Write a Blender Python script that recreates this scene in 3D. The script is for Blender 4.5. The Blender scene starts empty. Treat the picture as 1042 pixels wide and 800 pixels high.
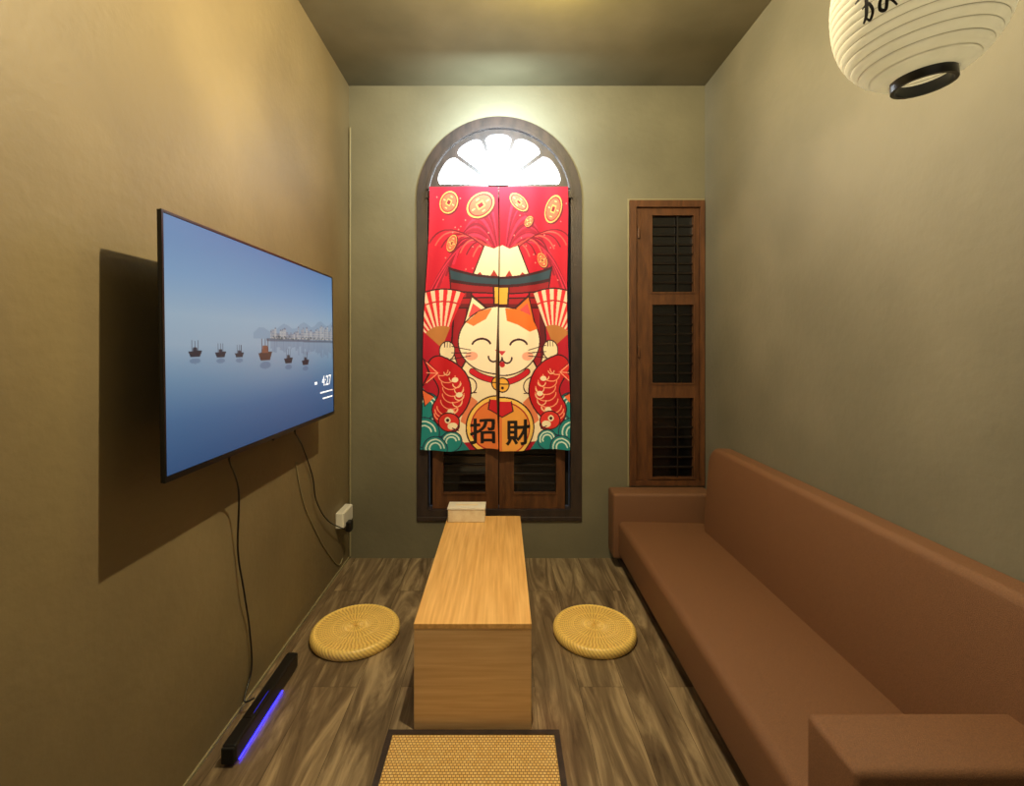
import bpy, bmesh, math, random
import numpy as np
from mathutils import Vector, Matrix, noise
from mathutils.geometry import tessellate_polygon
random.seed(7); rng=np.random.default_rng(3)
C=bpy.context.scene.collection
F=490.0; CX=511.0; CY=351.0; H=1.4; YB=3.16
XL=-1.006; XR=1.33; ZC=3.10; YF=-1.6
def P(px,py,Y=YB): return ((px-CX)*Y/F, Y, H-(py-CY)*Y/F)
def lin(c):
    c=np.asarray(c,float)/255.0
    return np.where(c<=0.04045,c/12.92,((c+0.055)/1.055)**2.4)
def L(r,g,b): return tuple(lin((r,g,b)))+(1.0,)

# ---------- materials ----------
def mat(name,col,rough=.6,metal=0,col2=None,scale=8,stretch=(1,1,1),bump=0,bscale=60,emis=None,estr=0,spec=.5,detail=4,lo=.35,hi=.65):
    m=bpy.data.materials.new(name); m.use_nodes=True; nt=m.node_tree; N=nt.nodes; b=N['Principled BSDF']
    b.inputs['Base Color'].default_value=col; b.inputs['Roughness'].default_value=rough
    b.inputs['Metallic'].default_value=metal; b.inputs['Specular IOR Level'].default_value=spec
    tc=N.new('ShaderNodeTexCoord'); mp=N.new('ShaderNodeMapping'); mp.inputs['Scale'].default_value=stretch
    nt.links.new(tc.outputs['Object'],mp.inputs['Vector'])
    n=N.new('ShaderNodeTexNoise'); n.inputs['Scale'].default_value=scale; n.inputs['Detail'].default_value=detail
    nt.links.new(mp.outputs[0],n.inputs['Vector'])
    r=N.new('ShaderNodeValToRGB'); r.color_ramp.elements[0].position=lo; r.color_ramp.elements[1].position=hi
    if col2 is None: col2=tuple(min(1,c*.88) for c in col[:3])+(1,)
    r.color_ramp.elements[0].color=col2; r.color_ramp.elements[1].color=col
    nt.links.new(n.outputs['Fac'],r.inputs['Fac']); nt.links.new(r.outputs[0],b.inputs['Base Color'])
    if bump:
        n2=N.new('ShaderNodeTexNoise'); n2.inputs['Scale'].default_value=bscale; n2.inputs['Detail'].default_value=5
        nt.links.new(mp.outputs[0],n2.inputs['Vector'])
        bp=N.new('ShaderNodeBump'); bp.inputs['Strength'].default_value=bump; bp.inputs['Distance'].default_value=.01
        nt.links.new(n2.outputs['Fac'],bp.inputs['Height']); nt.links.new(bp.outputs[0],b.inputs['Normal'])
    if emis: b.inputs['Emission Color'].default_value=emis; b.inputs['Emission Strength'].default_value=estr
    return m
def vmat(name,rough=.7,estr=0,bump=0,bscale=300,base=True,spec=.5):
    m=bpy.data.materials.new(name); m.use_nodes=True; nt=m.node_tree; N=nt.nodes; b=N['Principled BSDF']
    a=N.new('ShaderNodeAttribute'); a.attribute_name='Col'
    if base: nt.links.new(a.outputs['Color'],b.inputs['Base Color'])
    else: b.inputs['Base Color'].default_value=(.01,.01,.012,1)
    b.inputs['Roughness'].default_value=rough; b.inputs['Specular IOR Level'].default_value=spec
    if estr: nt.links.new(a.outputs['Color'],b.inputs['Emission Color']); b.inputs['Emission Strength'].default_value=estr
    if bump:
        n=N.new('ShaderNodeTexNoise'); n.inputs['Scale'].default_value=bscale
        tc=N.new('ShaderNodeTexCoord'); nt.links.new(tc.outputs['Object'],n.inputs['Vector'])
        bp=N.new('ShaderNodeBump'); bp.inputs['Strength'].default_value=bump; bp.inputs['Distance'].default_value=.003
        nt.links.new(n.outputs['Fac'],bp.inputs['Height']); nt.links.new(bp.outputs[0],b.inputs['Normal'])
    return m
M={}
def wallm(n,a,b): return mat(n,L(*a),.55,col2=L(*b),scale=1.6,bump=.18,bscale=28,spec=.35)
M['wall_l']=wallm('golden_olive_paint',(128,114,83),(112,99,72))
M['wall_r']=wallm('grey_olive_paint',(124,120,105),(110,107,93))
M['wall']=wallm('olive_paint',(126,122,101),(112,108,89))
M['ceil']=mat('ceiling_paint',L(112,104,80),.85,col2=L(94,88,66),scale=1.8,bump=.1,bscale=14,spec=.2)
M['pale']=mat('pale_paint',L(150,142,110),.6,bump=.2)
M['brown']=mat('brown_painted_wood',L(104,66,38),.42,col2=L(80,50,30),scale=6,stretch=(6,6,1),bump=.15,bscale=25)
M['brown_dk']=mat('dark_painted_wood',L(62,50,45),.40,col2=L(46,39,37),scale=6,stretch=(4,4,1),bump=.15)
M['louver']=mat('louver_dark',L(36,29,25),.4,col2=L(26,21,19),scale=9)
M['black']=mat('black_plastic',L(20,20,22),.35,scale=20)
M['blackm']=mat('black_matte',L(14,13,13),.8,scale=20)
M['sofa']=mat('brown_sofa_fabric',L(134,94,65),.56,col2=L(112,77,53),scale=380,bump=.4,bscale=650,spec=.5)
M['woodtop']=mat('light_oak_top',L(242,198,128),.28,col2=L(210,160,92),scale=3,stretch=(26,1.1,20),detail=10,lo=.28,hi=.72,bump=.04)
M['woodend']=mat('light_oak_end',L(234,200,150),.4,col2=L(212,172,122),scale=3,stretch=(1.1,20,26),detail=10,lo=.28,hi=.72,bump=.04)
M['white']=mat('white_plastic',L(240,238,228),.4,scale=5)
M['cream']=mat('cream_card',L(240,228,200),.55,col2=L(228,212,180),scale=30)
M['metal']=mat('dark_metal',L(70,66,62),.35,metal=.8,scale=30)
M['led']=mat('blue_led',L(10,14,120),.4,emis=(.012,.010,1,1),estr=18)
M['leddim']=mat('dim_blue_led',L(10,14,120),.4,emis=(.03,.03,1,1),estr=.8)
M['glow']=mat('sunlit_frosted_glass',L(230,240,255),.3,emis=(.90,.96,1,1),estr=14)
M['darkglass']=mat('dark_glass',L(14,14,16),.12,scale=3)
M['bezel']=mat('tv_bezel',L(14,14,16),.3,scale=5)
M['mark']=mat('brush_ink',L(18,16,16),.7)
M['text']=mat('screen_text',L(240,245,255),.5,emis=(.9,.95,1,1),estr=.9)
M['strawedge']=mat('straw_braid',L(240,192,100),.5,col2=L(166,114,46),scale=60,bump=.6,bscale=160)

def floor_mat():
    m=bpy.data.materials.new('vinyl_wood_planks'); m.use_nodes=True; nt=m.node_tree; N=nt.nodes; K=nt.links.new; b=N['Principled BSDF']
    tc=N.new('ShaderNodeTexCoord'); mp=N.new('ShaderNodeMapping'); mp.inputs['Rotation'].default_value=(0,0,math.pi/2); mp.inputs['Location'].default_value=(.3,.05,0)
    K(tc.outputs['Object'],mp.inputs[0])
    br=N.new('ShaderNodeTexBrick'); br.offset=.37; br.inputs['Scale'].default_value=1; br.inputs['Brick Width'].default_value=1.22; br.inputs['Row Height'].default_value=.182
    br.inputs['Mortar Size'].default_value=.0007; br.inputs['Color1'].default_value=(.0,.0,.0,1); br.inputs['Color2'].default_value=(1,1,1,1); br.inputs['Mortar'].default_value=(.5,.5,.5,1); br.inputs['Bias'].default_value=0
    K(mp.outputs[0],br.inputs['Vector'])
    sep=N.new('ShaderNodeSeparateXYZ'); K(tc.outputs['Object'],sep.inputs[0])
    mu=N.new('ShaderNodeMath'); mu.operation='MULTIPLY'; mu.inputs[1].default_value=7.3; K(br.outputs['Color'],mu.inputs[0])
    cmb=N.new('ShaderNodeCombineXYZ'); sx=N.new('ShaderNodeMath'); sx.operation='MULTIPLY'; sx.inputs[1].default_value=9; K(sep.outputs[0],sx.inputs[0])
    sy=N.new('ShaderNodeMath'); sy.operation='MULTIPLY'; sy.inputs[1].default_value=1.2; K(sep.outputs[1],sy.inputs[0])
    K(sx.outputs[0],cmb.inputs[0]); K(sy.outputs[0],cmb.inputs[1]); K(mu.outputs[0],cmb.inputs[2])
    n=N.new('ShaderNodeTexNoise'); n.inputs['Scale'].default_value=1.1; n.inputs['Detail'].default_value=9; n.inputs['Roughness'].default_value=.6; n.inputs['Distortion'].default_value=2.1
    K(cmb.outputs[0],n.inputs['Vector'])
    r=N.new('ShaderNodeValToRGB'); e=r.color_ramp.elements; e[0].position=.30; e[0].color=L(82,68,54); e[1].position=.71; e[1].color=L(178,158,126)
    x=e.new(.5); x.color=L(122,105,83); K(n.outputs['Fac'],r.inputs[0])
    mx=N.new('ShaderNodeMixRGB'); mx.blend_type='MULTIPLY'; mx.inputs[0].default_value=1
    r2=N.new('ShaderNodeValToRGB'); r2.color_ramp.elements[0].color=(.86,.86,.86,1); r2.color_ramp.elements[1].color=(1.05,1.04,1.02,1); K(br.outputs['Color'],r2.inputs[0])
    K(r.outputs[0],mx.inputs[1]); K(r2.outputs[0],mx.inputs[2])
    mx2=N.new('ShaderNodeMixRGB'); mx2.inputs[2].default_value=L(54,46,38); K(br.outputs['Fac'],mx2.inputs[0]); K(mx.outputs[0],mx2.inputs[1])
    K(mx2.outputs[0],b.inputs['Base Color']); b.inputs['Roughness'].default_value=.22
    bp=N.new('ShaderNodeBump'); bp.inputs['Strength'].default_value=.1; bp.inputs['Distance'].default_value=.004; K(n.outputs['Fac'],bp.inputs['Height']); K(bp.outputs[0],b.inputs['Normal'])
    return m
def weave_mat():
    m=bpy.data.materials.new('woven_rattan'); m.use_nodes=True; nt=m.node_tree; N=nt.nodes; K=nt.links.new; b=N['Principled BSDF']
    tc=N.new('ShaderNodeTexCoord'); br=N.new('ShaderNodeTexBrick'); br.offset=.5; br.inputs['Scale'].default_value=1
    br.inputs['Brick Width'].default_value=.0125; br.inputs['Row Height'].default_value=.0105; br.inputs['Mortar Size'].default_value=.0018; br.inputs['Mortar Smooth'].default_value=.8
    br.inputs['Color1'].default_value=L(252,220,150); br.inputs['Color2'].default_value=L(240,198,120); br.inputs['Mortar'].default_value=L(146,94,40)
    K(tc.outputs['Object'],br.inputs['Vector']); K(br.outputs['Color'],b.inputs['Base Color']); b.inputs['Roughness'].default_value=.5
    bp=N.new('ShaderNodeBump'); bp.invert=True; bp.inputs['Strength'].default_value=.7; bp.inputs['Distance'].default_value=.004
    K(br.outputs['Fac'],bp.inputs['Height']); K(bp.outputs[0],b.inputs['Normal'])
    return m
def paper_mat():
    m=bpy.data.materials.new('lantern_paper'); m.use_nodes=True; nt=m.node_tree; N=nt.nodes; K=nt.links.new; b=N['Principled BSDF']
    tc=N.new('ShaderNodeTexCoord'); n=N.new('ShaderNodeTexNoise'); n.inputs['Scale'].default_value=40; K(tc.outputs['Object'],n.inputs['Vector'])
    r=N.new('ShaderNodeValToRGB'); r.color_ramp.elements[0].color=L(222,218,194); r.color_ramp.elements[1].color=L(240,236,216); K(n.outputs[0],r.inputs[0]); K(r.outputs[0],b.inputs['Base Color'])
    b.inputs['Roughness'].default_value=.7
    t=N.new('ShaderNodeBsdfTranslucent'); K(r.outputs[0],t.inputs['Color']); mx=N.new('ShaderNodeMixShader'); mx.inputs[0].default_value=.45
    K(b.outputs[0],mx.inputs[1]); K(t.outputs[0],mx.inputs[2]); K(mx.outputs[0],N['Material Output'].inputs['Surface'])
    return m
M['floor']=floor_mat(); M['weave']=weave_mat(); M['paper']=paper_mat()
M['cloth']=vmat('printed_cloth',.75,bump=.2,estr=.10); M['screen']=vmat('tv_picture',.35,estr=.95,base=False,spec=.3); M['straw']=vmat('woven_straw',.33)  # printed cloth emits faintly to look brighter, though it is no lamp

# ---------- object helpers ----------
def root_of(o):
    while o.parent: o=o.parent
    return o
def link_me(name,me,m,parent=None,smooth=False):
    o=bpy.data.objects.new(name,me); C.objects.link(o)
    if m: me.materials.append(m)
    if parent is not None:
        o.parent=parent; me.transform(Matrix.Translation(-root_of(parent).location))
    if smooth: me.shade_smooth()
    return o
def obj(name,bm,m,parent=None,smooth=False):
    bmesh.ops.recalc_face_normals(bm,faces=bm.faces)
    me=bpy.data.meshes.new(name); bm.to_mesh(me); bm.free()
    return link_me(name,me,m,parent,smooth)
def smooth_angle(o,ang=40):
    me=o.data
    me.shade_smooth()
    try: me.set_sharp_from_angle(angle=math.radians(ang))
    except Exception: pass
    return o
def thing(name,label,cat,loc=(0,0,0),group=None):
    o=bpy.data.objects.new(name,None); C.objects.link(o); o.location=loc; o.empty_display_size=.1
    o['label']=label; o['category']=cat
    if group: o['group']=group
    return o
def tag(o,label,cat,group=None):
    o['label']=label; o['category']=cat
    if group: o['group']=group
    return o
def struct(o,label,cat):
    o['kind']='structure'; o['label']=label; o['category']=cat; return o
def addbox(bm,x0,x1,y0,y1,z0,z1,bev=0,seg=2,rot=None):
    r=bmesh.ops.create_cube(bm,size=1); vs=r['verts']
    sx,sy,sz=x1-x0,y1-y0,z1-z0; c=Vector(((x0+x1)/2,(y0+y1)/2,(z0+z1)/2))
    for v in vs:
        p=Vector((v.co.x*sx,v.co.y*sy,v.co.z*sz))
        if rot is not None: p=rot@p
        v.co=p+c
    if bev:
        es=set()
        for v in vs: es.update(v.link_edges)
        bmesh.ops.bevel(bm,geom=list(es),offset=bev,segments=seg,profile=.5,affect='EDGES')
def box(*a,**k):
    bm=bmesh.new(); addbox(bm,*a,**k); return bm
def prism(outer,holes,y0,y1,axis='y',bm=None):
    bm=bm or bmesh.new()
    loops=[outer]+list(holes)
    def mk(a,b,t):
        return {'y':(a,t,b),'z':(a,b,t),'x':(t,a,b)}[axis]
    A=[];B=[]
    for lp in loops:
        A.append([bm.verts.new(mk(a,b,y0)) for a,b in lp]); B.append([bm.verts.new(mk(a,b,y1)) for a,b in lp])
    tr=tessellate_polygon([[Vector((a,b,0)) for a,b in lp] for lp in loops])
    fa=[v for l in A for v in l]; fb=[v for l in B for v in l]
    for t in tr:
        try: bm.faces.new([fa[i] for i in t]); bm.faces.new([fb[i] for i in reversed(t)])
        except ValueError: pass
    for la,lb in zip(A,B):
        n=len(la)
        for i in range(n):
            j=(i+1)%n
            bm.faces.new((la[i],la[j],lb[j],lb[i]))
    return bm
def rect(a0,a1,b0,b1): return [(a0,b0),(a1,b0),(a1,b1),(a0,b1)]
def rrect(a0,a1,b0,b1,r,n=8):
    pts=[]
    for cx,cy,s in ((a1-r,b0+r,-90),(a1-r,b1-r,0),(a0+r,b1-r,90),(a0+r,b0+r,180)):
        for k in range(n+1):
            t=math.radians(s+90*k/n); pts.append((cx+r*math.cos(t),cy+r*math.sin(t)))
    return pts
def lathe(prof,n=64,center=(0,0,0),bm=None,closed=False):
    bm=bm or bmesh.new(); rings=[]
    for r,z in prof:
        rings.append([bm.verts.new((center[0]+r*math.cos(2*math.pi*i/n),center[1]+r*math.sin(2*math.pi*i/n),center[2]+z)) for i in range(n)])
    for a,b in zip(rings,rings[1:]):
        for i in range(n):
            j=(i+1)%n; bm.faces.new((a[i],a[j],b[j],b[i]))
    if closed:
        a,b=rings[-1],rings[0]
        for i in range(n):
            j=(i+1)%n; bm.faces.new((a[i],a[j],b[j],b[i]))
    return bm
def loft(rings,cap=True):
    bm=bmesh.new(); R=[[bm.verts.new(p) for p in r] for r in rings]
    for a,b in zip(R,R[1:]):
        n=len(a)
        for i in range(n): bm.faces.new((a[i],a[(i+1)%n],b[(i+1)%n],b[i]))
    if cap: bm.faces.new(R[0][::-1]); bm.faces.new(R[-1])
    return bm
def crom(pts,k=10):
    p=[Vector(q) for q in pts]; p=[p[0]*2-p[1]]+p+[p[-1]*2-p[-2]]; out=[]
    for i in range(1,len(p)-2):
        for s in range(k):
            t=s/k; a,b,c,d=p[i-1:i+3]
            out.append(.5*((2*b)+(c-a)*t+(2*a-5*b+4*c-d)*t*t+(3*b-a-3*c+d)*t**3))
    out.append(p[-2]); return out
def tube(pts,r,n=8,k=10,bm=None,smoothcurve=True):
    bm=bm or bmesh.new(); q=crom(pts,k) if smoothcurve else [Vector(a) for a in pts]; prev=None; rings=[]
    for i,a in enumerate(q):
        d=(q[min(i+1,len(q)-1)]-q[max(i-1,0)]).normalized()
        u=d.cross(Vector((0,0,1)) if abs(d.z)<.9 else Vector((1,0,0))) if prev is None else prev-d*prev.dot(d)
        u.normalize(); prev=u; w=d.cross(u)
        rings.append([bm.verts.new(a+u*r*math.cos(2*math.pi*j/n)+w*r*math.sin(2*math.pi*j/n)) for j in range(n)])
    for a,b in zip(rings,rings[1:]):
        for i in range(n): bm.faces.new((a[i],a[(i+1)%n],b[(i+1)%n],b[i]))
    bm.faces.new(rings[0][::-1]); bm.faces.new(rings[-1]); return bm
def grid_mesh(name,V,cols,m,parent,closeu=False,smooth=True):
    nv,nu=V.shape[:2]; me=bpy.data.meshes.new(name)
    idx=np.arange(nv*nu).reshape(nv,nu)
    if closeu: idx=np.concatenate([idx,idx[:,:1]],1)
    q=np.stack([idx[:-1,:-1],idx[:-1,1:],idx[1:,1:],idx[1:,:-1]],-1).reshape(-1,4)
    me.vertices.add(nv*nu); me.vertices.foreach_set('co',V.reshape(-1).astype(np.float32))
    me.loops.add(q.size); me.loops.foreach_set('vertex_index',q.reshape(-1).astype(np.int32))
    me.polygons.add(len(q)); me.polygons.foreach_set('loop_start',np.arange(0,q.size,4,dtype=np.int32))
    me.update(calc_edges=True); me.validate()
    at=me.color_attributes.new('Col','FLOAT_COLOR','POINT')
    c4=np.ones((nv*nu,4),np.float32); c4[:,:3]=cols.reshape(-1,3); at.data.foreach_set('color',c4.reshape(-1))
    return link_me(name,me,m,parent,smooth)

# ---------- tiny painter ----------
class Canvas:
    def __init__(s,x0,y0,x1,y1,S,bg):
        s.x0,s.y0,s.S=x0,y0,S; s.w=int((x1-x0)*S)+1; s.h=int((y1-y0)*S)+1
        s.c=np.zeros((s.h,s.w,3)); s.c[:]=bg
        s.X,s.Y=np.meshgrid(x0+np.arange(s.w)/S,y0+np.arange(s.h)/S)
    def win(s,x0,y0,x1,y1):
        a=max(0,int((x0-s.x0)*s.S)-1); b=min(s.w,int((x1-s.x0)*s.S)+2); c=max(0,int((y0-s.y0)*s.S)-1); d=min(s.h,int((y1-s.y0)*s.S)+2)
        return (slice(c,max(c,d)),slice(a,max(a,b)))
    def poly(s,pts,col,alpha=1):
        xs=[p[0] for p in pts]; ys=[p[1] for p in pts]; w=s.win(min(xs),min(ys),max(xs),max(ys)); X,Y=s.X[w],s.Y[w]
        if X.size==0: return
        ins=np.zeros(X.shape,bool); n=len(pts)
        for i in range(n):
            x1,y1=pts[i]; x2,y2=pts[(i+1)%n]
            if y1==y2: continue
            cnd=((y1>Y)!=(y2>Y))&(X<(x2-x1)*(Y-y1)/(y2-y1)+x1); ins^=cnd
        s.put(w,ins,col,alpha)
    def put(s,w,mask,col,alpha=1):
        v=s.c[w]; v[mask]=v[mask]*(1-alpha)+np.array(col,float)*alpha
    def ell(s,cx,cy,rx,ry,col,alpha=1,rot=0):
        R=max(rx,ry); w=s.win(cx-R,cy-R,cx+R,cy+R); X,Y=s.X[w]-cx,s.Y[w]-cy; c,k=math.cos(rot),math.sin(rot)
        s.put(w,((X*c+Y*k)/rx)**2+((-X*k+Y*c)/ry)**2<=1,col,alpha)
    def line(s,pts,wd,col,alpha=1,wd2=None):
        n=len(pts)-1
        for i in range(n):
            (x1,y1),(x2,y2)=pts[i],pts[i+1]; r=wd/2 if wd2 is None else (wd+(wd2-wd)*(i+.5)/n)/2
            w=s.win(min(x1,x2)-r,min(y1,y2)-r,max(x1,x2)+r,max(y1,y2)+r); X,Y=s.X[w],s.Y[w]
            if X.size==0: continue
            dx,dy=x2-x1,y2-y1; l=dx*dx+dy*dy+1e-9; t=np.clip(((X-x1)*dx+(Y-y1)*dy)/l,0,1)
            s.put(w,(X-x1-t*dx)**2+(Y-y1-t*dy)**2<=r*r,col,alpha)
    def arc(s,cx,cy,rx,ry,a0,a1,wd,col,alpha=1,n=16):
        s.line([(cx+rx*math.cos(math.radians(a0+(a1-a0)*i/n)),cy-ry*math.sin(math.radians(a0+(a1-a0)*i/n))) for i in range(n+1)],wd,col,alpha)
def bez(a,b,c,n=18):
    return [((1-t)**2*a[0]+2*t*(1-t)*b[0]+t*t*c[0],(1-t)**2*a[1]+2*t*(1-t)*b[1]+t*t*c[1]) for t in [i/n for i in range(n+1)]]
def glyph(s,offset=0):
    cu=bpy.data.curves.new('tmp','FONT'); cu.body=s; cu.align_x='CENTER'; cu.align_y='CENTER'; cu.offset=offset; cu.resolution_u=4
    o=bpy.data.objects.new('tmp',cu); C.objects.link(o); bpy.context.view_layer.update()
    dg=bpy.context.evaluated_depsgraph_get(); me=bpy.data.meshes.new_from_object(o.evaluated_get(dg))
    vs=[v.co.copy() for v in me.vertices]; fs=[list(p.vertices) for p in me.polygons]
    bpy.data.objects.remove(o); bpy.data.meshes.remove(me); bpy.data.curves.remove(cu)
    xs=[v.x for v in vs] or [0]; ys=[v.y for v in vs] or [0]
    cx,cy=(min(xs)+max(xs))/2,(min(ys)+max(ys))/2; h=(max(ys)-min(ys)) or 1
    return [((v.x-cx)/h,(v.y-cy)/h) for v in vs],fs

# ================= SETTING =================
struct(obj('floor',box(XL-.1,XR+.1,YF-.1,YB+.15,-.1,0),M['floor']),'dark grey-brown wood plank floor running toward the window','floor')
struct(obj('ceiling',box(XL-.1,XR+.1,YF-.1,YB+.15,ZC,ZC+.1),M['ceil']),'olive grey painted plaster ceiling','ceiling')
struct(obj('wall_left',box(XL-.1,XL,YF-.1,YB+.15,0,ZC),M['wall_l']),'golden olive painted wall behind the television','wall')
struct(obj('wall_right',box(XR,XR+.1,YF-.1,YB+.15,0,ZC),M['wall_r']),'grey olive painted wall behind the brown sofa','wall')
struct(obj('wall_front',box(XL,XR,YF-.1,YF,0,ZC),M['wall']),'olive grey painted wall facing the arched window','wall')
WX,WS=-.019,2.355; WR=.542; WB=.245
def archpts(r,zb,n=40,zs=WS,cx=WX):
    return [(cx-r,zb),(cx+r,zb)]+[(cx+r*math.cos(math.pi*i/n),zs+r*math.sin(math.pi*i/n)) for i in range(n+1)]
W2=(P(640,0)[0],XR-.004,P(0,494)[2],P(0,204)[2])
struct(obj('wall_back',prism(rect(XL,XR,0,ZC),[archpts(WR,WB),rect(*W2)],YB,YB+.15),M['wall']),'olive grey painted end wall with arched window','wall')
struct(obj('baseboard_left',box(XL,XL+.006,YF,YB-.002,.001,.012),M['pale']),'thin pale sealed edge along the left wall','baseboard')
pp=tube([(XL+.012,YB-.012,.02),(XL+.012,YB-.012,ZC-.28)],.006,8,smoothcurve=False)
struct(obj('trim_1',pp,M['pale']),'thin painted pipe running up the left corner','pipe')

# ---- arched window ----
def wroot(name,label,loc):
    o=bpy.data.objects.new(name,None); C.objects.link(o); o.location=loc; o.empty_display_size=.1
    o['kind']='structure'; o['label']=label; o['category']='window'; return o
w1=wroot('window_1','tall arched window with bright fanlight and brown shutters',(WX,YB,WB))
IR=.468
obj('frame',prism(archpts(WR-.002,WB+.002),[archpts(IR,WB+.075)],YB-.010,YB+.10),M['brown_dk'],w1)
obj('arch_bead',prism(archpts(IR+.014,2.36),[archpts(IR-.002,2.361)],YB-.018,YB-.008),M['brown_dk'],w1)
fz=P(0,192)[2]
hubx,hubz=P(507,189)[0],P(0,189)[2]
r2=IR-.004
a0=math.asin((fz-.03-WS)/r2)
outer=[(WX+r2*math.cos(a0+(math.pi-2*a0)*i/40),WS+r2*math.sin(a0+(math.pi-2*a0)*i/40)) for i in range(41)]
pet=[]
def rho(a,R=.432):
    dx,dz=hubx-WX,hubz-WS; b=dx*math.cos(a)+dz*math.sin(a); return -b+math.sqrt(b*b-(dx*dx+dz*dz-R*R))
for k in range(5):
    A=math.radians(18+36*k); g=.012; hw=math.radians(18)
    def sec(rad,t):
        h=hw-g/rad; a=A+t*h; return (hubx+rad*math.cos(a),max(hubz+.004,hubz+rad*math.sin(a)))
    pts=[sec(.080,-1)]
    for i in range(17):
        t=-1+i/8; pts.append(sec(rho(A+t*hw*.95)*(1-.08*abs(t)**4),t*.985))
    pts+=[sec(.080,1),sec(.086,0)]
    pet.append(pts)
obj('fanlight_frame',prism(outer,pet,YB+.01,YB+.036),M['brown_dk'],w1)
hubp=[(hubx+.064*math.cos(math.pi*i/16),hubz+.064*math.sin(math.pi*i/16)) for i in range(17)]
obj('fan_hub',prism(hubp,[],YB-.004,YB+.012),M['brown_dk'],w1)
obj('fanlight_glass',prism([(x,z) for x,z in archpts(IR-.002,fz)[2:] if z>fz-.02],[],YB+.038,YB+.044),M['glow'],w1)
obj('transom',box(WX-IR,WX+IR,YB-.004,YB+.06,fz-.075,fz-.012,bev=.004),M['brown_dk'],w1)
def leaf(xa,xb,z0,z1,holes,parent,name='shutter',y0=YB+.008,y1=YB+.045,mm='brown',vb=True):
    s=obj(name,prism(rect(xa,xb,z0,z1),[rect(*h) for h in holes],y0,y1),M[mm],parent)
    for (a,b,c,d) in holes:
        obj('moulding',prism(rect(a-.010,b+.010,c-.010,d+.010),[rect(a,b,c,d)],y0-.006,y0+.001),M[mm],s)
        obj('pane',box(a-.002,b+.002,YB+.034,YB+.038,c-.002,d+.002),M['darkglass'],s)
        bm=bmesh.new(); nb=max(4,int((d-c)/.06))
        for t in range(1,nb): addbox(bm,a,b,YB+.018,YB+.030,c+(d-c)*t/nb-.005,c+(d-c)*t/nb+.005,rot=Matrix.Rotation(math.radians(20),3,'X'))
        if vb: addbox(bm,(a+b)/2+.03,(a+b)/2+.038,YB+.012,YB+.02,c,d)
        obj('glazing_bars',bm,M['louver'],s)
    return s
lz0,lz1=P(0,518)[2],fz-.078
for (xa,xb,pa,pb) in ((P(440,0)[0],P(507,0)[0],451,494),(P(508,0)[0],P(575,0)[0],523,566)):
    A,B=P(pa,0)[0],P(pb,0)[0]; hs=[]
    for (ya,yb) in ((502,418),(404,318),(304,212)): hs.append((A,B,P(0,ya)[2],P(0,yb)[2]))
    leaf(xa,xb,lz0,lz1,hs,w1,vb=False)
obj('shutter_latch',box(WX-.006,WX+.014,YB-.03,YB+.006,1.10,1.26,bev=.004),M['metal'],w1)
obj('backing',box(WX-IR+.002,WX+IR-.002,YB+.075,YB+.08,WB+.08,fz-.06),M['blackm'],w1)
obj('sill',box(WX-WR+.004,WX+WR-.004,YB-.016,YB+.05,WB+.004,WB+.03,bev=.004),M['brown_dk'],w1)
# ---- narrow window ----
w2=wroot('window_2','narrow brown shuttered window with three dark panes beside the sofa',((W2[0]+W2[1])/2,YB,W2[2]))
xa,xb,za,zb=W2
obj('frame',prism(rect(xa+.001,xb-.001,za+.001,zb-.001),[rect(xa+.045,xb-.03,za+.03,zb-.045)],YB-.014,YB+.10),M['brown'],w2)
hs=[(P(664,0)[0],P(706,0)[0],P(0,b)[2],P(0,a)[2]) for a,b in ((219,297),(310,390),(405,491))]
hs[2]=(hs[2][0],hs[2][1],za+.05,hs[2][3])
leaf(xa+.047,xb-.032,za+.032,zb-.047,hs,w2)
for zz in (P(0,237)[2],P(0,358)[2]):
    obj('hinge',box(xa+.058,xa+.068,YB-.012,YB+.008,zz-.035,zz+.035,bev=.003),M['brown'],w2)
obj('backing',box(xa+.046,xb-.031,YB+.06,YB+.065,za+.031,zb-.046),M['blackm'],w2)
obj('paint_edge',prism(rect(xa-.010,xb,za-.004,zb+.010),[rect(xa,xb-.001,za-.002,zb)],YB-.003,YB+.001),M['pale'],w2)

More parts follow.
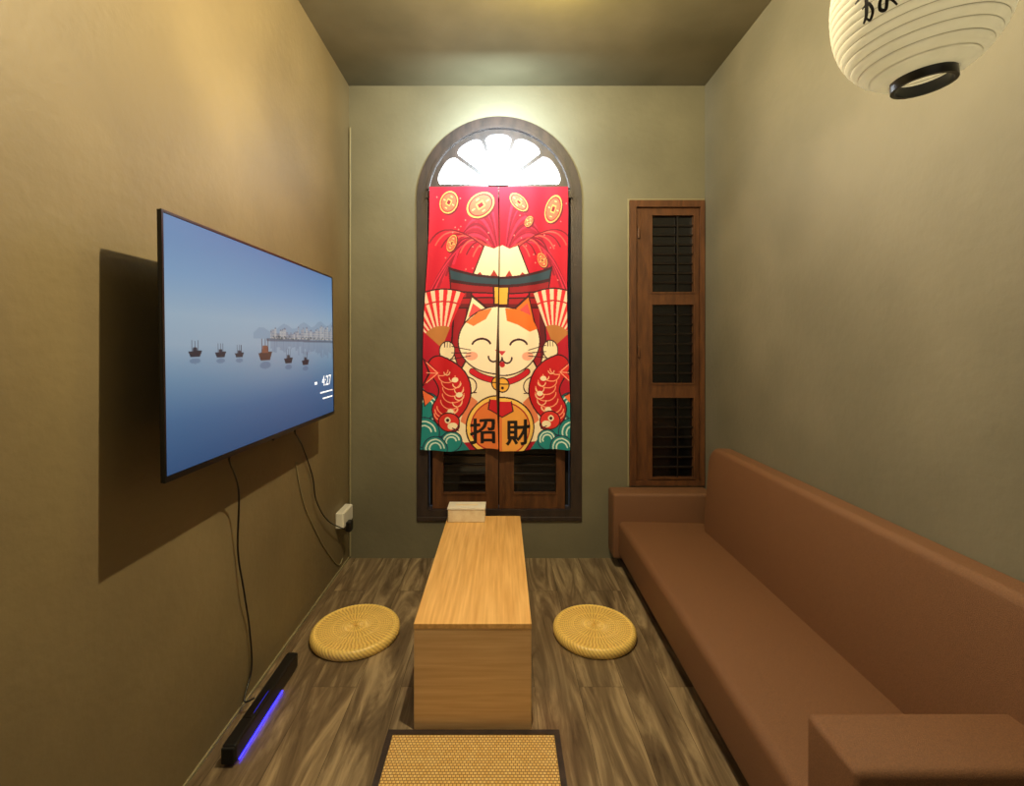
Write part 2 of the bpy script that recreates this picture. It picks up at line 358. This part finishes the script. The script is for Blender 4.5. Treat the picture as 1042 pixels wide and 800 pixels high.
# ================= CURTAIN =================
RED=(196,10,44); DK=(60,10,24); CRM=(250,228,186); GOLD=(244,178,66); ORG=(236,116,40); TEAL=(20,120,120); NAVY=(28,34,66)
def paint():
    cv=Canvas(426,188,582,460,2.6,RED)
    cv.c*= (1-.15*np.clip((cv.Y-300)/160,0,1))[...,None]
    for s in (-1,1):
        for k in range(17):
            t=k/16; end=205+t*95
            p=bez((507+s*4,262),(507+s*(10+34*t),150+60*t),(507+s*(26+60*t),end+20))
            cv.line(p,3.4 if k%2 else 1.4,[(136,4,36),(222,40,72),(156,8,42)][k%3],.9)
        for k in range(9):
            p=bez((507+s*4,262),(507+s*(14+6*k),236-3*k),(507+s*(24+7*k),262-2*k)); cv.line(p,1.6,(236,84,74) if k%2 else (120,6,30))
        for k in range(22):
            cv.ell(507+s*random.uniform(12,74),random.uniform(194,290),.8,.8,(238,120,110))
    def coin(x,y,rx,ry,rot=0):
        cv.ell(x+1.2,y+1.2,rx+.6,ry+.6,(110,10,32),rot=rot); cv.ell(x,y,rx,ry,(240,170,92),rot=rot); cv.ell(x,y,rx*.88,ry*.88,(176,30,44),rot=rot); cv.ell(x,y,rx*.78,ry*.78,(214,104,72),rot=rot)
        c,k=math.cos(rot),math.sin(rot); T=lambda a,b:(x+a*rx*c-b*ry*k,y+a*rx*k+b*ry*c)
        cv.poly([T(-.28,-.28),T(.28,-.28),T(.28,.28),T(-.28,.28)],(240,170,92)); cv.poly([T(-.18,-.18),T(.18,-.18),T(.18,.18),T(-.18,.18)],(130,14,34))
        for a,b in ((0,-.55),(0,.55),(-.55,0),(.55,0)): cv.line([T(a-.08,b),T(a+.08,b)],1.2,(246,186,120))
    coin(448,204,10,12,.5); coin(484,207,17,12,-.55); coin(526,204,12,7,.7); coin(565,211,9,15,.35); coin(452,246,5,9,.35); coin(553,264,5,8,-.5); coin(537,224,4,6,.6)
    cv.poly([(472,290),(488,249),(499,252),(507,248),(515,252),(525,249),(543,290)],(176,50,44))
    cv.poly([(476,283),(488,249),(499,252),(507,248),(515,252),(525,249),(539,283),(530,276),(522,286),(515,274),(507,286),(499,274),(492,286),(484,276)],CRM)
    cv.line([(488,249),(472,290)],1.4,DK); cv.line([(525,249),(543,290)],1.4,DK)
    # torii
    for x in (467,547):
        cv.poly([(x-9,284),(x+9,284),(x+12,372),(x-12,372)],DK); cv.poly([(x-7.2,288),(x+3,288),(x+4,372),(x-10,372)],(160,16,34)); cv.poly([(x+3,288),(x+7.2,288),(x+10,372),(x+4,372)],(98,10,26))
    cv.poly([(446,302),(568,302),(568,314),(446,314)],DK); cv.poly([(448,303.5),(566,303.5),(566,312.5),(448,312.5)],(162,20,34)); cv.poly([(448,309),(566,309),(566,312.5),(448,312.5)],(104,12,26))
    cv.poly(bez((449,270),(507,291),(565,270))+bez((561,296),(507,302),(453,296)),DK)
    cv.poly(bez((451,273.5),(507,292.5),(563,273.5))+bez((561,283),(507,295),(453,283)),(44,66,80))
    cv.poly(bez((453,286.5),(507,297),(561,286.5))+bez((560,294.5),(507,300.5),(454,294.5)),(150,20,34))
    cv.poly([(498,290),(516,290),(515,311),(499,311)],DK); cv.poly([(500,292),(514,292),(513,309),(501,309)],GOLD)
    for px,s in ((446,-1),(566,1)):
        A0,A1=(68,140) if s<0 else (40,112)
        ang=lambda t:math.radians(A0+(A1-A0)*t); R=60
        cv.poly([(px,354)]+[(px+(R+1.5)*math.cos(ang(i/20)),354-(R+1.5)*math.sin(ang(i/20))) for i in range(21)],DK)
        for i in range(16):
            c=[(222,34,46),(252,206,176)][i%2]
            cv.poly([(px,354)]+[(px+R*math.cos(ang((i+j/3)/16)),354-R*math.sin(ang((i+j/3)/16))) for j in range(4)],c)
        cv.poly([(px,354)]+[(px+R*.38*math.cos(ang(i/12)),354-R*.38*math.sin(ang(i/12))) for i in range(13)],(190,120,60))
        cv.arc(px,354,R*.8,R*.8,A0,A1,1.6,(200,30,44))
    # body
    cv.poly([(472,366),(542,366),(562,400),(564,452),(450,452),(452,400)],DK); cv.poly([(474,366),(540,366),(559,400),(561,452),(453,452),(455,400)],CRM)
    cv.poly([(474,402),(484,410),(480,440),(466,430)],(232,130,84)); cv.poly([(540,402),(530,410),(534,440),(548,430)],(232,130,84))
    for s in (-1,1):
        X=lambda d:507+s*d
        arm=[(X(32),394),(X(48),386),(X(54),366)]
        cv.line(arm,18,DK); cv.line(arm,15.5,CRM)
        cv.ell(X(55),357,9,10.5,DK); cv.ell(X(55),357,7.8,9.2,CRM)
        for d in (-3,0,3): cv.line([(X(55+d),348),(X(55+d),353)],1,DK)
        cv.line([(X(24),401),(X(36),401)],1.2,DK)
    for s in (-1,1):
        X=lambda d:507+s*d
        cv.poly([(X(40),334),(X(31),299),(X(9),317)],DK); cv.poly([(X(38),333),(X(30.5),302.5),(X(10),319)],CRM if s<0 else ORG)
        cv.poly([(X(34),323),(X(29.5),308.5),(X(18),317)],(226,80,80))
    cv.ell(507,347,44,36,DK); cv.ell(507,347,42.6,34.6,(252,234,200))
    cv.poly([(511,313),(526,314.5),(540,321),(548,335),(539,338),(525,330),(513,326)],ORG)
    cv.poly([(498,313.5),(484,317),(471,328),(479,332),(492,325)],(228,128,64))
    for s in (-1,1):
        X=lambda d:507+s*d
        cv.arc(X(19),353,10,7.5,20,160,2.2,DK)
        cv.ell(X(29),363,6.5,4.4,(244,150,124),.7)
        for dy in (-2,3,8): cv.line([(X(30),358+dy*.6),(X(50),355+dy*1.3)],.9,DK)
        cv.arc(507+s*5.5,364,5.5,5.5,180,360,1.8,DK)
    cv.poly([(502.5,357),(511.5,357),(507,362)],(214,60,70)); cv.ell(507,371,3,3,(200,30,40))
    cv.line(bez((479,379),(507,399),(535,379)),7,DK); cv.line(bez((479,379),(507,399),(535,379)),5.4,(208,20,40))
    cv.ell(507,392,8,8,DK); cv.ell(507,392,6.7,6.7,GOLD); cv.line([(501,391),(513,391)],1.3,DK); cv.ell(507,395,1.6,1.6,DK)
    for s in (-1,1):
        X=lambda d:507+s*d
        cv.poly([(X(84),392),(X(76),402),(X(68),424),(X(50),436),(X(30),462),(X(84),462)],TEAL)
        for (d,y,r) in ((76,414,14),(64,434,12),(78,442,16),(50,450,11),(66,458,13)):
            cv.ell(X(d),y,r,r,NAVY); cv.ell(X(d),y,r-1,r-1,(24,132,128))
            for q in (.72,.45): cv.arc(X(d),y,r*q,r*q,10,200,1.5,(214,232,210))
        body=bez((X(64),374),(X(34),394),(X(56),418),14)+bez((X(56),418),(X(62),426),(X(48),434),8)
        n=len(body)
        for off,cc in ((1.5,DK),(0,(200,16,30))):
            for i,(bx_,by_) in enumerate(body):
                w=6+13.5*math.sin(math.pi*min(1,(i+3)/(n+2))**.8); cv.ell(bx_,by_,w*.84+off,w*.84+off,cc)
        for i in range(1,n-5,2):
            bx_,by_=body[i]; w=6+10*math.sin(math.pi*(i+3)/(n+2))
            cv.arc(bx_+s*1.5,by_,w*.72,w*.55,180,360,1.2,(250,150,110)); cv.arc(bx_-s*5,by_+2,w*.3,w*.28,180,360,1,(250,200,150))
        for i in range(4,n-8,5):
            bx_,by_=body[i]; cv.ell(bx_-s*5,by_+1,3.4,2.6,CRM)
        cv.poly([(X(62),380),(X(82),364),(X(75),380),(X(83),396)],DK); cv.poly([(X(62),380),(X(79),367.5),(X(72.5),380),(X(80),393)],(222,46,40))
        for q in (-4,0,4): cv.line([(X(65),380),(X(77),380+q*2.6)],.9,(250,170,130))
        cv.poly([(X(68),404),(X(83),396),(X(79),416)],DK); cv.poly([(X(69),405),(X(81.5),398.5),(X(78),414)],(240,110,60))
        hx,hy=X(53),430
        cv.ell(hx,hy,11.5,10,DK); cv.ell(hx,hy,10.3,8.8,(222,50,42)); cv.ell(hx-s*4,hy+4,5,3.6,CRM); cv.ell(hx+s*1,hy-2,3.2,3.2,CRM); cv.ell(hx+s*1,hy-2,1.7,1.7,DK)
        cv.line([(hx-s*4,hy+6),(hx-s*10,hy+9)],1.1,DK)
    cv.ell(507,437,36,33,DK); cv.ell(507,437,34.5,31.5,(250,200,92)); cv.ell(507,437,31,28,(180,30,34)); cv.ell(507,437,29.6,26.6,(238,160,66))
    hl=[(507,410.4)]+[(507-29.6*math.sin(math.pi*i/20),437-26.6*math.cos(math.pi*i/20)) for i in range(21)]
    cv.poly(hl,(226,110,52),.8)
    cv.poly([(497,409),(517,409),(519,419),(507,425),(495,419)],(206,24,38)); cv.line([(497,409),(495,419),(507,425),(519,419),(517,409)],1.3,DK)
    for ch,x,y,h in (('\u62db',488.5,441,26),('\u8ca1',524.5,441,26)):
        vs,fs=glyph(ch,.012)
        for dx,dy in ((0,0),(.45,0),(-.45,0),(0,.3),(0,-.3)):
            for f in fs: cv.poly([(x+dx+vs[i][0]*h,y+dy-vs[i][1]*h) for i in f],(18,8,8))
    return cv
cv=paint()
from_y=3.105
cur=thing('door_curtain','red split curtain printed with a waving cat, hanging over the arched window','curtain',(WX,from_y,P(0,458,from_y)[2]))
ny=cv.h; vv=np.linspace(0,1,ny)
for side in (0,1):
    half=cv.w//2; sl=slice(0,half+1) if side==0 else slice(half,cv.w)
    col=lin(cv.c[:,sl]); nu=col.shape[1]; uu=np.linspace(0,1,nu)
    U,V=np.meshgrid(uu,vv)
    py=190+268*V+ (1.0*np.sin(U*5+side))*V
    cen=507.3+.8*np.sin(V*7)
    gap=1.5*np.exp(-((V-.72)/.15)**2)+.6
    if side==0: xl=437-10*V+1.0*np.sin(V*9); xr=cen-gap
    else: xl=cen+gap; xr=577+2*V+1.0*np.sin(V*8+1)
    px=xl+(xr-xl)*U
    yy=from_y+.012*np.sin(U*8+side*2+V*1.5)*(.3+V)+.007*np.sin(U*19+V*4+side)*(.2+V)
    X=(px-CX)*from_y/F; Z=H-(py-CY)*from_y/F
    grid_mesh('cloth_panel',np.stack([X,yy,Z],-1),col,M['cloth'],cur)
obj('curtain_rod',tube([P(434,192,from_y+.022),P(580,192,from_y+.022)],.006,10,smoothcurve=False),M['brown_dk'],cur)

# ================= TV =================
TX=-.88; TY0,TY1=1.239,2.49; TZ0,TZ1=1.043,1.751
tv=thing('television','large wall-mounted flat television showing boats on misty blue water','television',(TX-.06,(TY0+TY1)/2,TZ0))
def shx(z): return (TZ1-z)*.014
def tilt(o):
    rl=root_of(o).location
    for v in o.data.vertices: v.co.x+=shx(v.co.z+rl.z)
    return o
tilt(obj('casing',box(TX-.010,TX-.001,TY0,TY1,TZ0,TZ1,bev=.002),M['bezel'],tv))
obj('rear_housing',box(TX-.05,TX-.008,TY0+.22,TY1-.15,TZ0+.06,TZ1-.22,bev=.01),M['black'],tv)
obj('wall_bracket',box(XL+.001,TX-.046,(TY0+TY1)/2-.22,(TY0+TY1)/2+.22,1.25,1.50,bev=.003),M['metal'],tv)
bm=prism(rect(TY0,TY1,TZ0,TZ1),[rect(TY0+.007,TY1-.007,TZ0+.015,TZ1-.007)],TX-.002,TX+.003,axis='x')
tilt(obj('bezel',bm,M['bezel'],tv))
tilt(obj('sensor_bump',box(TX-.012,TX-.002,1.84,1.90,TZ0-.010,TZ0+.001,bev=.003),M['bezel'],tv))
def tvpaint():
    c=Canvas(0,0,1.778,1,300,(0,0,0)); u=c.X/1.778; v=1-c.Y
    stops=[(0,(44,76,116)),(.2,(62,98,136)),(.36,(96,130,158)),(.5,(138,160,178)),(.62,(142,166,184)),(.78,(114,150,184)),(1,(82,126,172))]
    for ch in range(3): c.c[...,ch]=np.interp(v,[s[0] for s in stops],[s[1][ch] for s in stops])
    g=np.exp(-((u-.5)/.35)**2-((v-.40)/.14)**2)[...,None]; c.c=c.c*(1-.3*g)+np.array((162,154,162))*.3*g
    A=1.778
    pts=[(.36*A,1-.53)]+[((.36+.64*i/20)*A,1-.53-.03-.10*(i/20)**.7-.02*math.sin(i*1.3)) for i in range(21)]+[(A,1-.53)]
    c.poly(pts,(118,140,162),.6)
    x=.46*A
    while x<A:
        w=random.uniform(.016,.04); h=random.uniform(.04,.10)*(0.55+ (x/A-.42)); b=.53
        s=random.uniform(0,1); col=(112+60*s,116+54*s,128+40*s)
        c.poly([(x,1-b),(x+w,1-b),(x+w,1-b-h),(x,1-b-h)],col,.7)
        if s>.4: c.poly([(x,1-b-h),(x+w/2,1-b-h-.012),(x+w,1-b-h)],(92,94,106),.7)
        c.poly([(x,1-b),(x+w,1-b),(x+w,1-b+h*1.3),(x,1-b+h*1.3)],(84,100,124),.3)
        for k in range(int(h/.016)):
            c.poly([(x+w*.2,1-b-.016*k-.006),(x+w*.8,1-b-.016*k-.006),(x+w*.8,1-b-.016*k-.010),(x+w*.2,1-b-.016*k-.010)],(226,210,184),.4)
        x+=w*random.uniform(.75,1.0)
    c.line([(.44*A,1-.527),(A,1-.520)],.014,(66,74,88),.6)
    for k in range(60):
        x=random.uniform(.48,1)*A; c.ell(x,1-.53-random.uniform(0,.018),.010,.006,(66,78,84),.55)
    for (u_,v_,s,k) in ((.10,.462,.9,(30,34,48)),(.20,.455,.85,(32,36,50)),(.286,.450,.8,(38,40,54)),(.428,.440,1.5,(76,52,48)),(.583,.405,1.15,(38,40,48)),(.72,.385,1.15,(36,36,46))):
        x,y=u_*A,1-v_; s*=1.3
        c.ell(x,y+.026*s,.030*s,.010*s,(56,74,104),.35)
        c.poly([(x-.038*s,y-.008*s),(x+.040*s,y-.012*s),(x+.026*s,y+.012*s),(x-.026*s,y+.012*s)],k)
        c.poly([(x-.014*s,y-.006*s),(x+.014*s,y-.006*s),(x+.010*s,y-.022*s),(x-.012*s,y-.022*s)],k,.9)
        for dx in (-.018,.0,.016): c.line([(x+dx*s,y),(x+dx*s,y-.045*s)],.0035*s,k)
        if s>1.9: c.poly([(x-.018*s,y-.008*s),(x+.018*s,y-.008*s),(x+.012*s,y-.028*s),(x-.014*s,y-.028*s)],(118,74,60))
    return c
c=tvpaint(); nv,nu=c.c.shape[:2]
U,V=np.meshgrid(np.linspace(0,1,nu),np.linspace(0,1,nv))
Zs=TZ1-.008-(TZ1-TZ0-.024)*V; Ys=TY0+.008+(TY1-TY0-.016)*U
scr=grid_mesh('screen',np.stack([TX+.0012+(TZ1-Zs)*.014,Ys,Zs],-1),lin(c.c),M['screen'],tv,smooth=False)
vs,fs=glyph('4:27',.006)
def tvtext(vs,fs,yc,zc,h):
    bm=bmesh.new(); q=[bm.verts.new((TX+.0034+shx(zc),yc+a*h,zc+b*h)) for a,b in vs]
    for f in fs:
        try: bm.faces.new([q[i] for i in f])
        except ValueError: pass
    return bm
obj('clock_digits',tvtext(vs,fs,2.385,1.225,.05),M['text'],scr)
for zc,y0,y1 in ((1.170,2.30,2.465),(1.140,2.33,2.465)):
    bm=bmesh.new(); V_=[]; y=y0; k=0
    while y<=y1:
        hh=.0022+.0022*((k*7)%3)/2; V_.append((bm.verts.new((TX+.0034+shx(zc),y,zc-hh)),bm.verts.new((TX+.0034+shx(zc),y,zc+hh)))); y+=.006; k+=1
    for a,b in zip(V_,V_[1:]): bm.faces.new((a[0],b[0],b[1],a[1]))
    obj('caption_line',bm,M['text'],scr)
obj('status_icon',box(TX+.003+shx(1.22),TX+.0036+shx(1.22),2.235,2.262,1.214,1.226,bev=.0002),M['text'],scr)

# cables
def wp(px,py,off=.012):
    Y=(-XL-off)*F/(511-px); return (XL+off,Y,H-(py-CY)*Y/F)
cb=tube([(TX-.02,1.60,TZ0-.008),(-.905,1.60,1.01),wp(243,500,.05),wp(242,560,.014),wp(248,600,.02),wp(254,640,.012),wp(256,680,.012),(-.98,1.83,.05),(-.945,1.84,.05)],.0035)
tag(obj('signal_cable',cb,M['black'],smooth=True),'black cable hanging from the television down to the soundbar','cable')
pc=thing('power_cable','black cable curving from the television to the wall socket','cable',(XL+.03,2.9,.25))
obj('cord',tube([(TX-.02,2.10,TZ0-.008),(-.91,2.12,1.01),wp(308,455,.03),wp(318,485,.012),wp(322,510,.02),wp(334,530,.03),(-.955,2.955,.262)],.0035),M['black'],pc,True)
obj('plug',box(XL+.0525,XL+.085,2.93,2.985,.258,.320,bev=.008,seg=3),M['black'],pc)
cb=tube([wp(301,470,.004),wp(304,490,.004),wp(310,515,.004),wp(320,538,.004),wp(332,560,.004),wp(344,575,.004),wp(349,568,.006)],.0028)
tag(obj('thin_wire',cb,M['pale'],smooth=True),'thin pale wire looping down the left wall below the socket','cable')
so=thing('power_socket','white socket box low on the left wall near the corner','socket',(XL,2.99,.29))
obj('socket_box',box(XL+.001,XL+.045,2.90,3.08,.29,.385,bev=.006,seg=3),M['white'],so)
obj('face_plate',box(XL+.044,XL+.052,2.905,3.075,.294,.381,bev=.003),M['white'],so)

# ================= SOUNDBAR =================
sb=thing('soundbar','black soundbar glowing blue on the floor against the left wall','soundbar',(-.905,1.84,0))
obj('body',box(-.933,-.885,1.60,2.09,.006,.068,bev=.008,seg=3),M['black'],sb)
obj('light_strip',box(-.8855,-.8840,1.62,1.94,.005,.0085),M['led'],sb)
obj('speaker_grille',box(-.931,-.887,1.592,1.602,.01,.064,bev=.004),M['blackm'],sb)
cp=obj('control_panel',box(-.928,-.896,1.72,1.86,.0675,.0700,bev=.001),M['bezel'],sb)
obj('indicator_light',box(-.8985,-.8972,1.74,1.85,.0695,.0703),M['leddim'],cp)
for yy in (1.64,2.05): obj('foot',box(-.93,-.89,yy-.02,yy+.02,.0,.008,bev=.002),M['blackm'],sb)

# ================= TABLE =================
tx0,tx1,ty0,ty1,th=-.322,.107,1.75,2.855,.386
tb=thing('coffee_table','low light wood coffee table with waterfall end panel','table',((tx0+tx1)/2,(ty0+ty1)/2,0))
obj('tabletop',box(tx0,tx1,ty0,ty1,th-.018,th,bev=.0015),M['woodtop'],tb)
obj('end_panel',box(tx0+.001,tx1-.001,ty0+.001,ty0+.031,0,th-.0185,bev=.001),M['woodend'],tb)
obj('end_panel',box(tx0+.001,tx1-.001,ty1-.031,ty1-.001,0,th-.0185,bev=.001),M['woodend'],tb)
obj('lower_shelf',box(tx0+.01,tx1-.01,ty0+.032,ty1-.032,.09,.112,bev=.0015),M['woodtop'],tb)
obj('divider_panel',box((tx0+tx1)/2-.01,(tx0+tx1)/2+.01,ty0+.032,ty1-.032,.113,th-.019),M['woodend'],tb)
tb2=thing('tissue_box','small cream rectangular box on the far end of the coffee table','box',(-.205,2.80,th))
obj('box_body',box(-.31,-.098,2.745,2.851,th+.0005,th+.072,bev=.004),M['cream'],tb2)
ld=obj('lid',box(-.313,-.095,2.742,2.854,th+.0725,th+.085,bev=.003),M['white'],tb2)
obj('slot',box(-.27,-.14,2.785,2.81,th+.0845,th+.0856),M['cream'],ld)

# ================= CUSHIONS =================
def cushion(label,x,y,R,ph):
    t=thing('floor_cushion',label,'cushion',(x,y,0),group='round straw cushions beside the coffee table')
    n=600; hgt=.048; prof=[]
    for i in range(110):
        r=.0008+R*.90*i/109; prof.append((r,hgt-.004+.008*math.cos(r/R*1.5)-.006,0))
    for i in range(1,41):
        a=math.pi*i/40; prof.append((R*.90+R*.10*math.sin(a)**.9,hgt*.5+(hgt*.5)*math.cos(a)-.004,1))
    pr=np.array([p[0] for p in prof]); pz=np.array([p[1] for p in prof]); side=np.array([p[2] for p in prof])
    th_=np.linspace(0,2*math.pi,n,endpoint=False); T,Rr=np.meshgrid(th_,pr); _,Z=np.meshgrid(th_,pz); _,S=np.meshgrid(th_,side)
    q=Rr/R
    strands=np.where(q<.22,18,np.where(q<.5,36,60))
    st=.5+.5*np.cos(strands*(T+ph)+.6*np.sin(q*30))
    ring=.5+.5*np.cos(q*math.pi*2*20)
    braid=.5+.5*np.cos(70*T+ (Z*300))
    hv=np.where(S>0,.4+.6*braid,.66*st+.34*ring)
    band=np.exp(-((q-.22)/.02)**2)+np.exp(-((q-.5)/.015)**2)*.6+np.exp(-((q-.90)/.03)**2)
    hv=np.clip(hv+.4*band*(S<1),0,1.2)
    jit=rng.uniform(-.12,.12,T.shape)
    Z2=Z+np.where(S>0,0,.004*(hv-.5)); R2=Rr+np.where(S>0,.0025*(hv-.5),0)
    V=np.stack([x+R2*np.cos(T),y+R2*np.sin(T),Z2+.001],-1)
    k=np.clip(hv*.8+jit+.34,0,1)[...,None]
    col=lin((146,88,24))*(1-k)+lin((255,222,128))*k
    cvr=grid_mesh('woven_cover',V,col,M['straw'],t,closeu=True)
    obj('edge_braid',lathe([(R*.955+.003*math.cos(a),hgt-.0105+.003*math.sin(a)) for a in [2*math.pi*i/10 for i in range(10)]],96,(x,y,0),closed=True),M['strawedge'],cvr,True)
    return t
cushion('round woven straw cushion between the soundbar and the table',-.706,2.325,.208,0)
cushion('round woven straw cushion between the table and the sofa',.446,2.33,.198,.4)

# ================= MAT =================
mt=thing('floor_mat','woven beige mat with dark brown border on the floor before the table','mat',(-.1,1.45,0))
mx0,mx1,my0,my1=-.41,.205,1.16,1.735
obj('woven_panel',box(mx0+.02,mx1-.02,my0+.02,my1-.02,.002,.012,bev=.002),M['weave'],mt)
obj('border',prism(rect(mx0,mx1,my0,my1),[rect(mx0+.02,mx1-.02,my0+.02,my1-.02)],.001,.014,axis='z'),M['brown_dk'],mt)

# ================= SOFA =================
sf=thing('sofa','long brown fabric sofa with low square arms along the right wall','sofa',(1.02,2.08,0))
SX=.722
obj('base_frame',box(SX+.05,1.315,1.04,3.135,.055,.12,bev=.01,seg=3),M['blackm'],sf)
seatp=rrect(SX,1.27,.085,.305,.035,6)
nys=28; rings=[]
for j in range(nys+1):
    t=j/nys; y=1.165+(2.985-1.165)*t; ring=[]
    for (a,b) in seatp:
        puff=.012*(1-(2*t-1)**4)*(1-((a-1.0)/.32)**2) if b>.25 else 0
        dip=-.014*(a-SX)/.6 if b>.25 else 0
        ring.append((a,y,b+puff+dip))
    rings.append(ring)
smooth_angle(obj('seat_cushion',loft(rings),M['sofa'],sf))
bv=.026
def bsec(x,ins):
    return [(min(1.325,x+(b-.3)*.075),a,b) for (a,b) in rrect(1.02+ins,2.89-ins,.24+ins,.798-ins,.105-ins*.6,10)]
rings=[bsec(1.20+bv*(1-math.cos(math.pi/2*k/5)),bv*(1-math.sin(math.pi/2*k/5))) for k in range(6)]
rings.append(bsec(1.283,0))
smooth_angle(obj('backrest',loft(rings),M['sofa'],sf),50)
def arm(y0,y1,x0,z1,x1):
    smooth_angle(obj('armrest',box(x0,x1,y0,y1,.07,z1,bev=.018,seg=4),M['sofa'],sf))
arm(2.985,3.145,.69,.475,1.318); arm(1.0,1.17,.735,.512,1.318)
for (x,y) in ((.82,1.10),(.82,3.06),(1.25,1.10),(1.25,3.06),(.82,2.08),(1.25,2.08)):
    obj('leg',lathe([(.0005,0),(.018,0),(.024,.066),(.0005,.066)],20,(x,y,0)),M['blackm'],sf)

# ================= LANTERN =================
LC=Vector((.647,.75,1.938)); LR=.114; LH=.122; RR=.039
ln=thing('paper_lantern','white ribbed paper lantern with black rims and black brush writing','lantern',tuple(LC))
TM=Matrix.Rotation(math.radians(-4),3,'Y')
def tl(bm):
    for v in bm.verts: v.co=LC+TM@v.co
    return bm
def lr(z):
    t=abs(z)/LH; return RR+(LR-RR)*(1-t**2.3)**.62 if t<1 else RR
prof=[]; nr=20
for i in range(nr*8+1):
    z=-LH+2*LH*i/(nr*8); s=abs(math.sin(math.pi*i/8)); prof.append((lr(z*.995)-.0015*(s-1)**2,z))
shade=smooth_angle(obj('paper_shade',tl(lathe(prof,72)),M['paper'],ln),80)
bm=bmesh.new()
for i in range(1,nr):
    z=-LH+2*LH*i/nr; r=lr(z)-.0014
    lathe([(r+.0005*math.cos(a),z+.0005*math.sin(a)) for a in [2*math.pi*k/6 for k in range(6)]],72,bm=bm,closed=True)
obj('wire_ribs',tl(bm),mat('rib_wire',L(184,176,148),.6),ln)
for s in (-1,1):
    rp=[(RR-.003,s*(LH-.004)),(RR+.0022,s*(LH-.004)),(RR+.0022,s*(LH+.013)),(RR-.003,s*(LH+.013))]
    smooth_angle(obj('rim',tl(lathe(rp,48,closed=True)),M['black'],ln))
obj('wire_handle',tl(tube([(-.036,0,LH+.01),(-.026,0,LH+.05),(0,0,LH+.07),(.026,0,LH+.05),(.036,0,LH+.01)],.0015,6)),M['metal'],ln)
tp=LC+TM@Vector((0,0,LH+.07))
obj('hanging_cord',tube([tuple(tp),(tp.x,tp.y,ZC-.002)],.0012,6,smoothcurve=False),M['blackm'],ln)
def brush(pts,w):
    bm=bmesh.new(); q=crom([(a,z,0) for a,z in pts],8); L_=[]
    for i,p in enumerate(q):
        d=(q[min(i+1,len(q)-1)]-q[max(i-1,0)]); d=Vector((d.x*LR,d.y,0)).normalized(); nrm=Vector((-d.y,d.x,0))
        ww=w*(.5+.5*math.sin(math.pi*(i+1)/(len(q)+1)))
        pr_=[]
        for s in (-1,1):
            a=p.x+s*ww*nrm.x/LR; z=p.y+s*ww*nrm.y; r=lr(z)+.0012; pr_.append(bm.verts.new((r*math.cos(a),r*math.sin(a),z)))
        L_.append(pr_)
    for a,b in zip(L_,L_[1:]): bm.faces.new((a[0],a[1],b[1],b[0]))
    return bm
ca=math.radians(-146); dz=-.034
strokes=[([(-.42,.02),(-.25,.028),(-.05,.032),(.08,.026)],.0030),([(-.27,.055),(-.27,.02),(-.30,-.004),(-.36,-.014)],.0028),
 ([(-.34,.006),(-.26,.009),(-.22,-.004),(-.27,-.014),(-.32,-.008)],.0022),
 ([(-.12,.05),(-.08,.028),(-.05,.006),(-.08,-.012),(-.14,-.008),(-.11,.004),(-.02,-.002),(.04,-.014)],.0024),
 ([(.12,.06),(.08,.03),(.05,.018)],.0028)]
for st,w in strokes:
    obj('brush_stroke',tl(brush([(ca+a,z+dz) for a,z in st],w)),M['mark'],shade)

# ================= LIGHTS =================
def light(name,kind,loc,energy,col,size=.05,rot=None,sy=None):
    d=bpy.data.lights.new(name,kind); d.energy=energy; d.color=col
    if kind=='AREA':
        d.size=size
        if sy: d.shape='RECTANGLE'; d.size_y=sy
    else: d.shadow_soft_size=size
    o=bpy.data.objects.new(name,d); C.objects.link(o); o.location=loc
    if rot: o.rotation_euler=rot
    return o
light('ceiling_lamp_light','POINT',(.05,1.50,2.62),134,(1,.82,.51),.014)
light('ceiling_spot_light','POINT',(.26,2.10,2.97),18,(1,.78,.20),.02)
light('arch_fill_light','AREA',(WX,2.80,2.68),17,(.68,.87,1),.28,(math.radians(93),0,0))  # area light added inside the room to imitate window glow around the arch
light('room_fill_light','AREA',(.1,-.5,2.95),2.5,(1,.82,.54),1.2,(0,0,0))
light('rear_fill_light','AREA',(.1,-1.4,1.7),4,(1,.90,.74),1.6,(math.radians(90),0,0))  # soft fill added behind the camera; no doorway is modelled there
light('lantern_fill_light','POINT',tuple(LC),.27,(1,.96,.84),.02)  # point added inside the unlit lantern to brighten its paper
w=bpy.data.worlds.new('World'); bpy.context.scene.world=w; w.use_nodes=True; w.node_tree.nodes['Background'].inputs[0].default_value=(.6,.7,.9,1); w.node_tree.nodes['Background'].inputs[1].default_value=.3
cam=bpy.data.cameras.new('Camera'); co=bpy.data.objects.new('Camera',cam); C.objects.link(co)
co.location=(0,0,H); co.rotation_euler=(math.radians(90),0,0); cam.sensor_width=36; cam.lens=F/1042*36
cam.shift_x=10/1042; cam.shift_y=-49/1042; cam.clip_start=.02
bpy.context.scene.camera=co
bpy.context.scene.view_settings.view_transform='Standard'
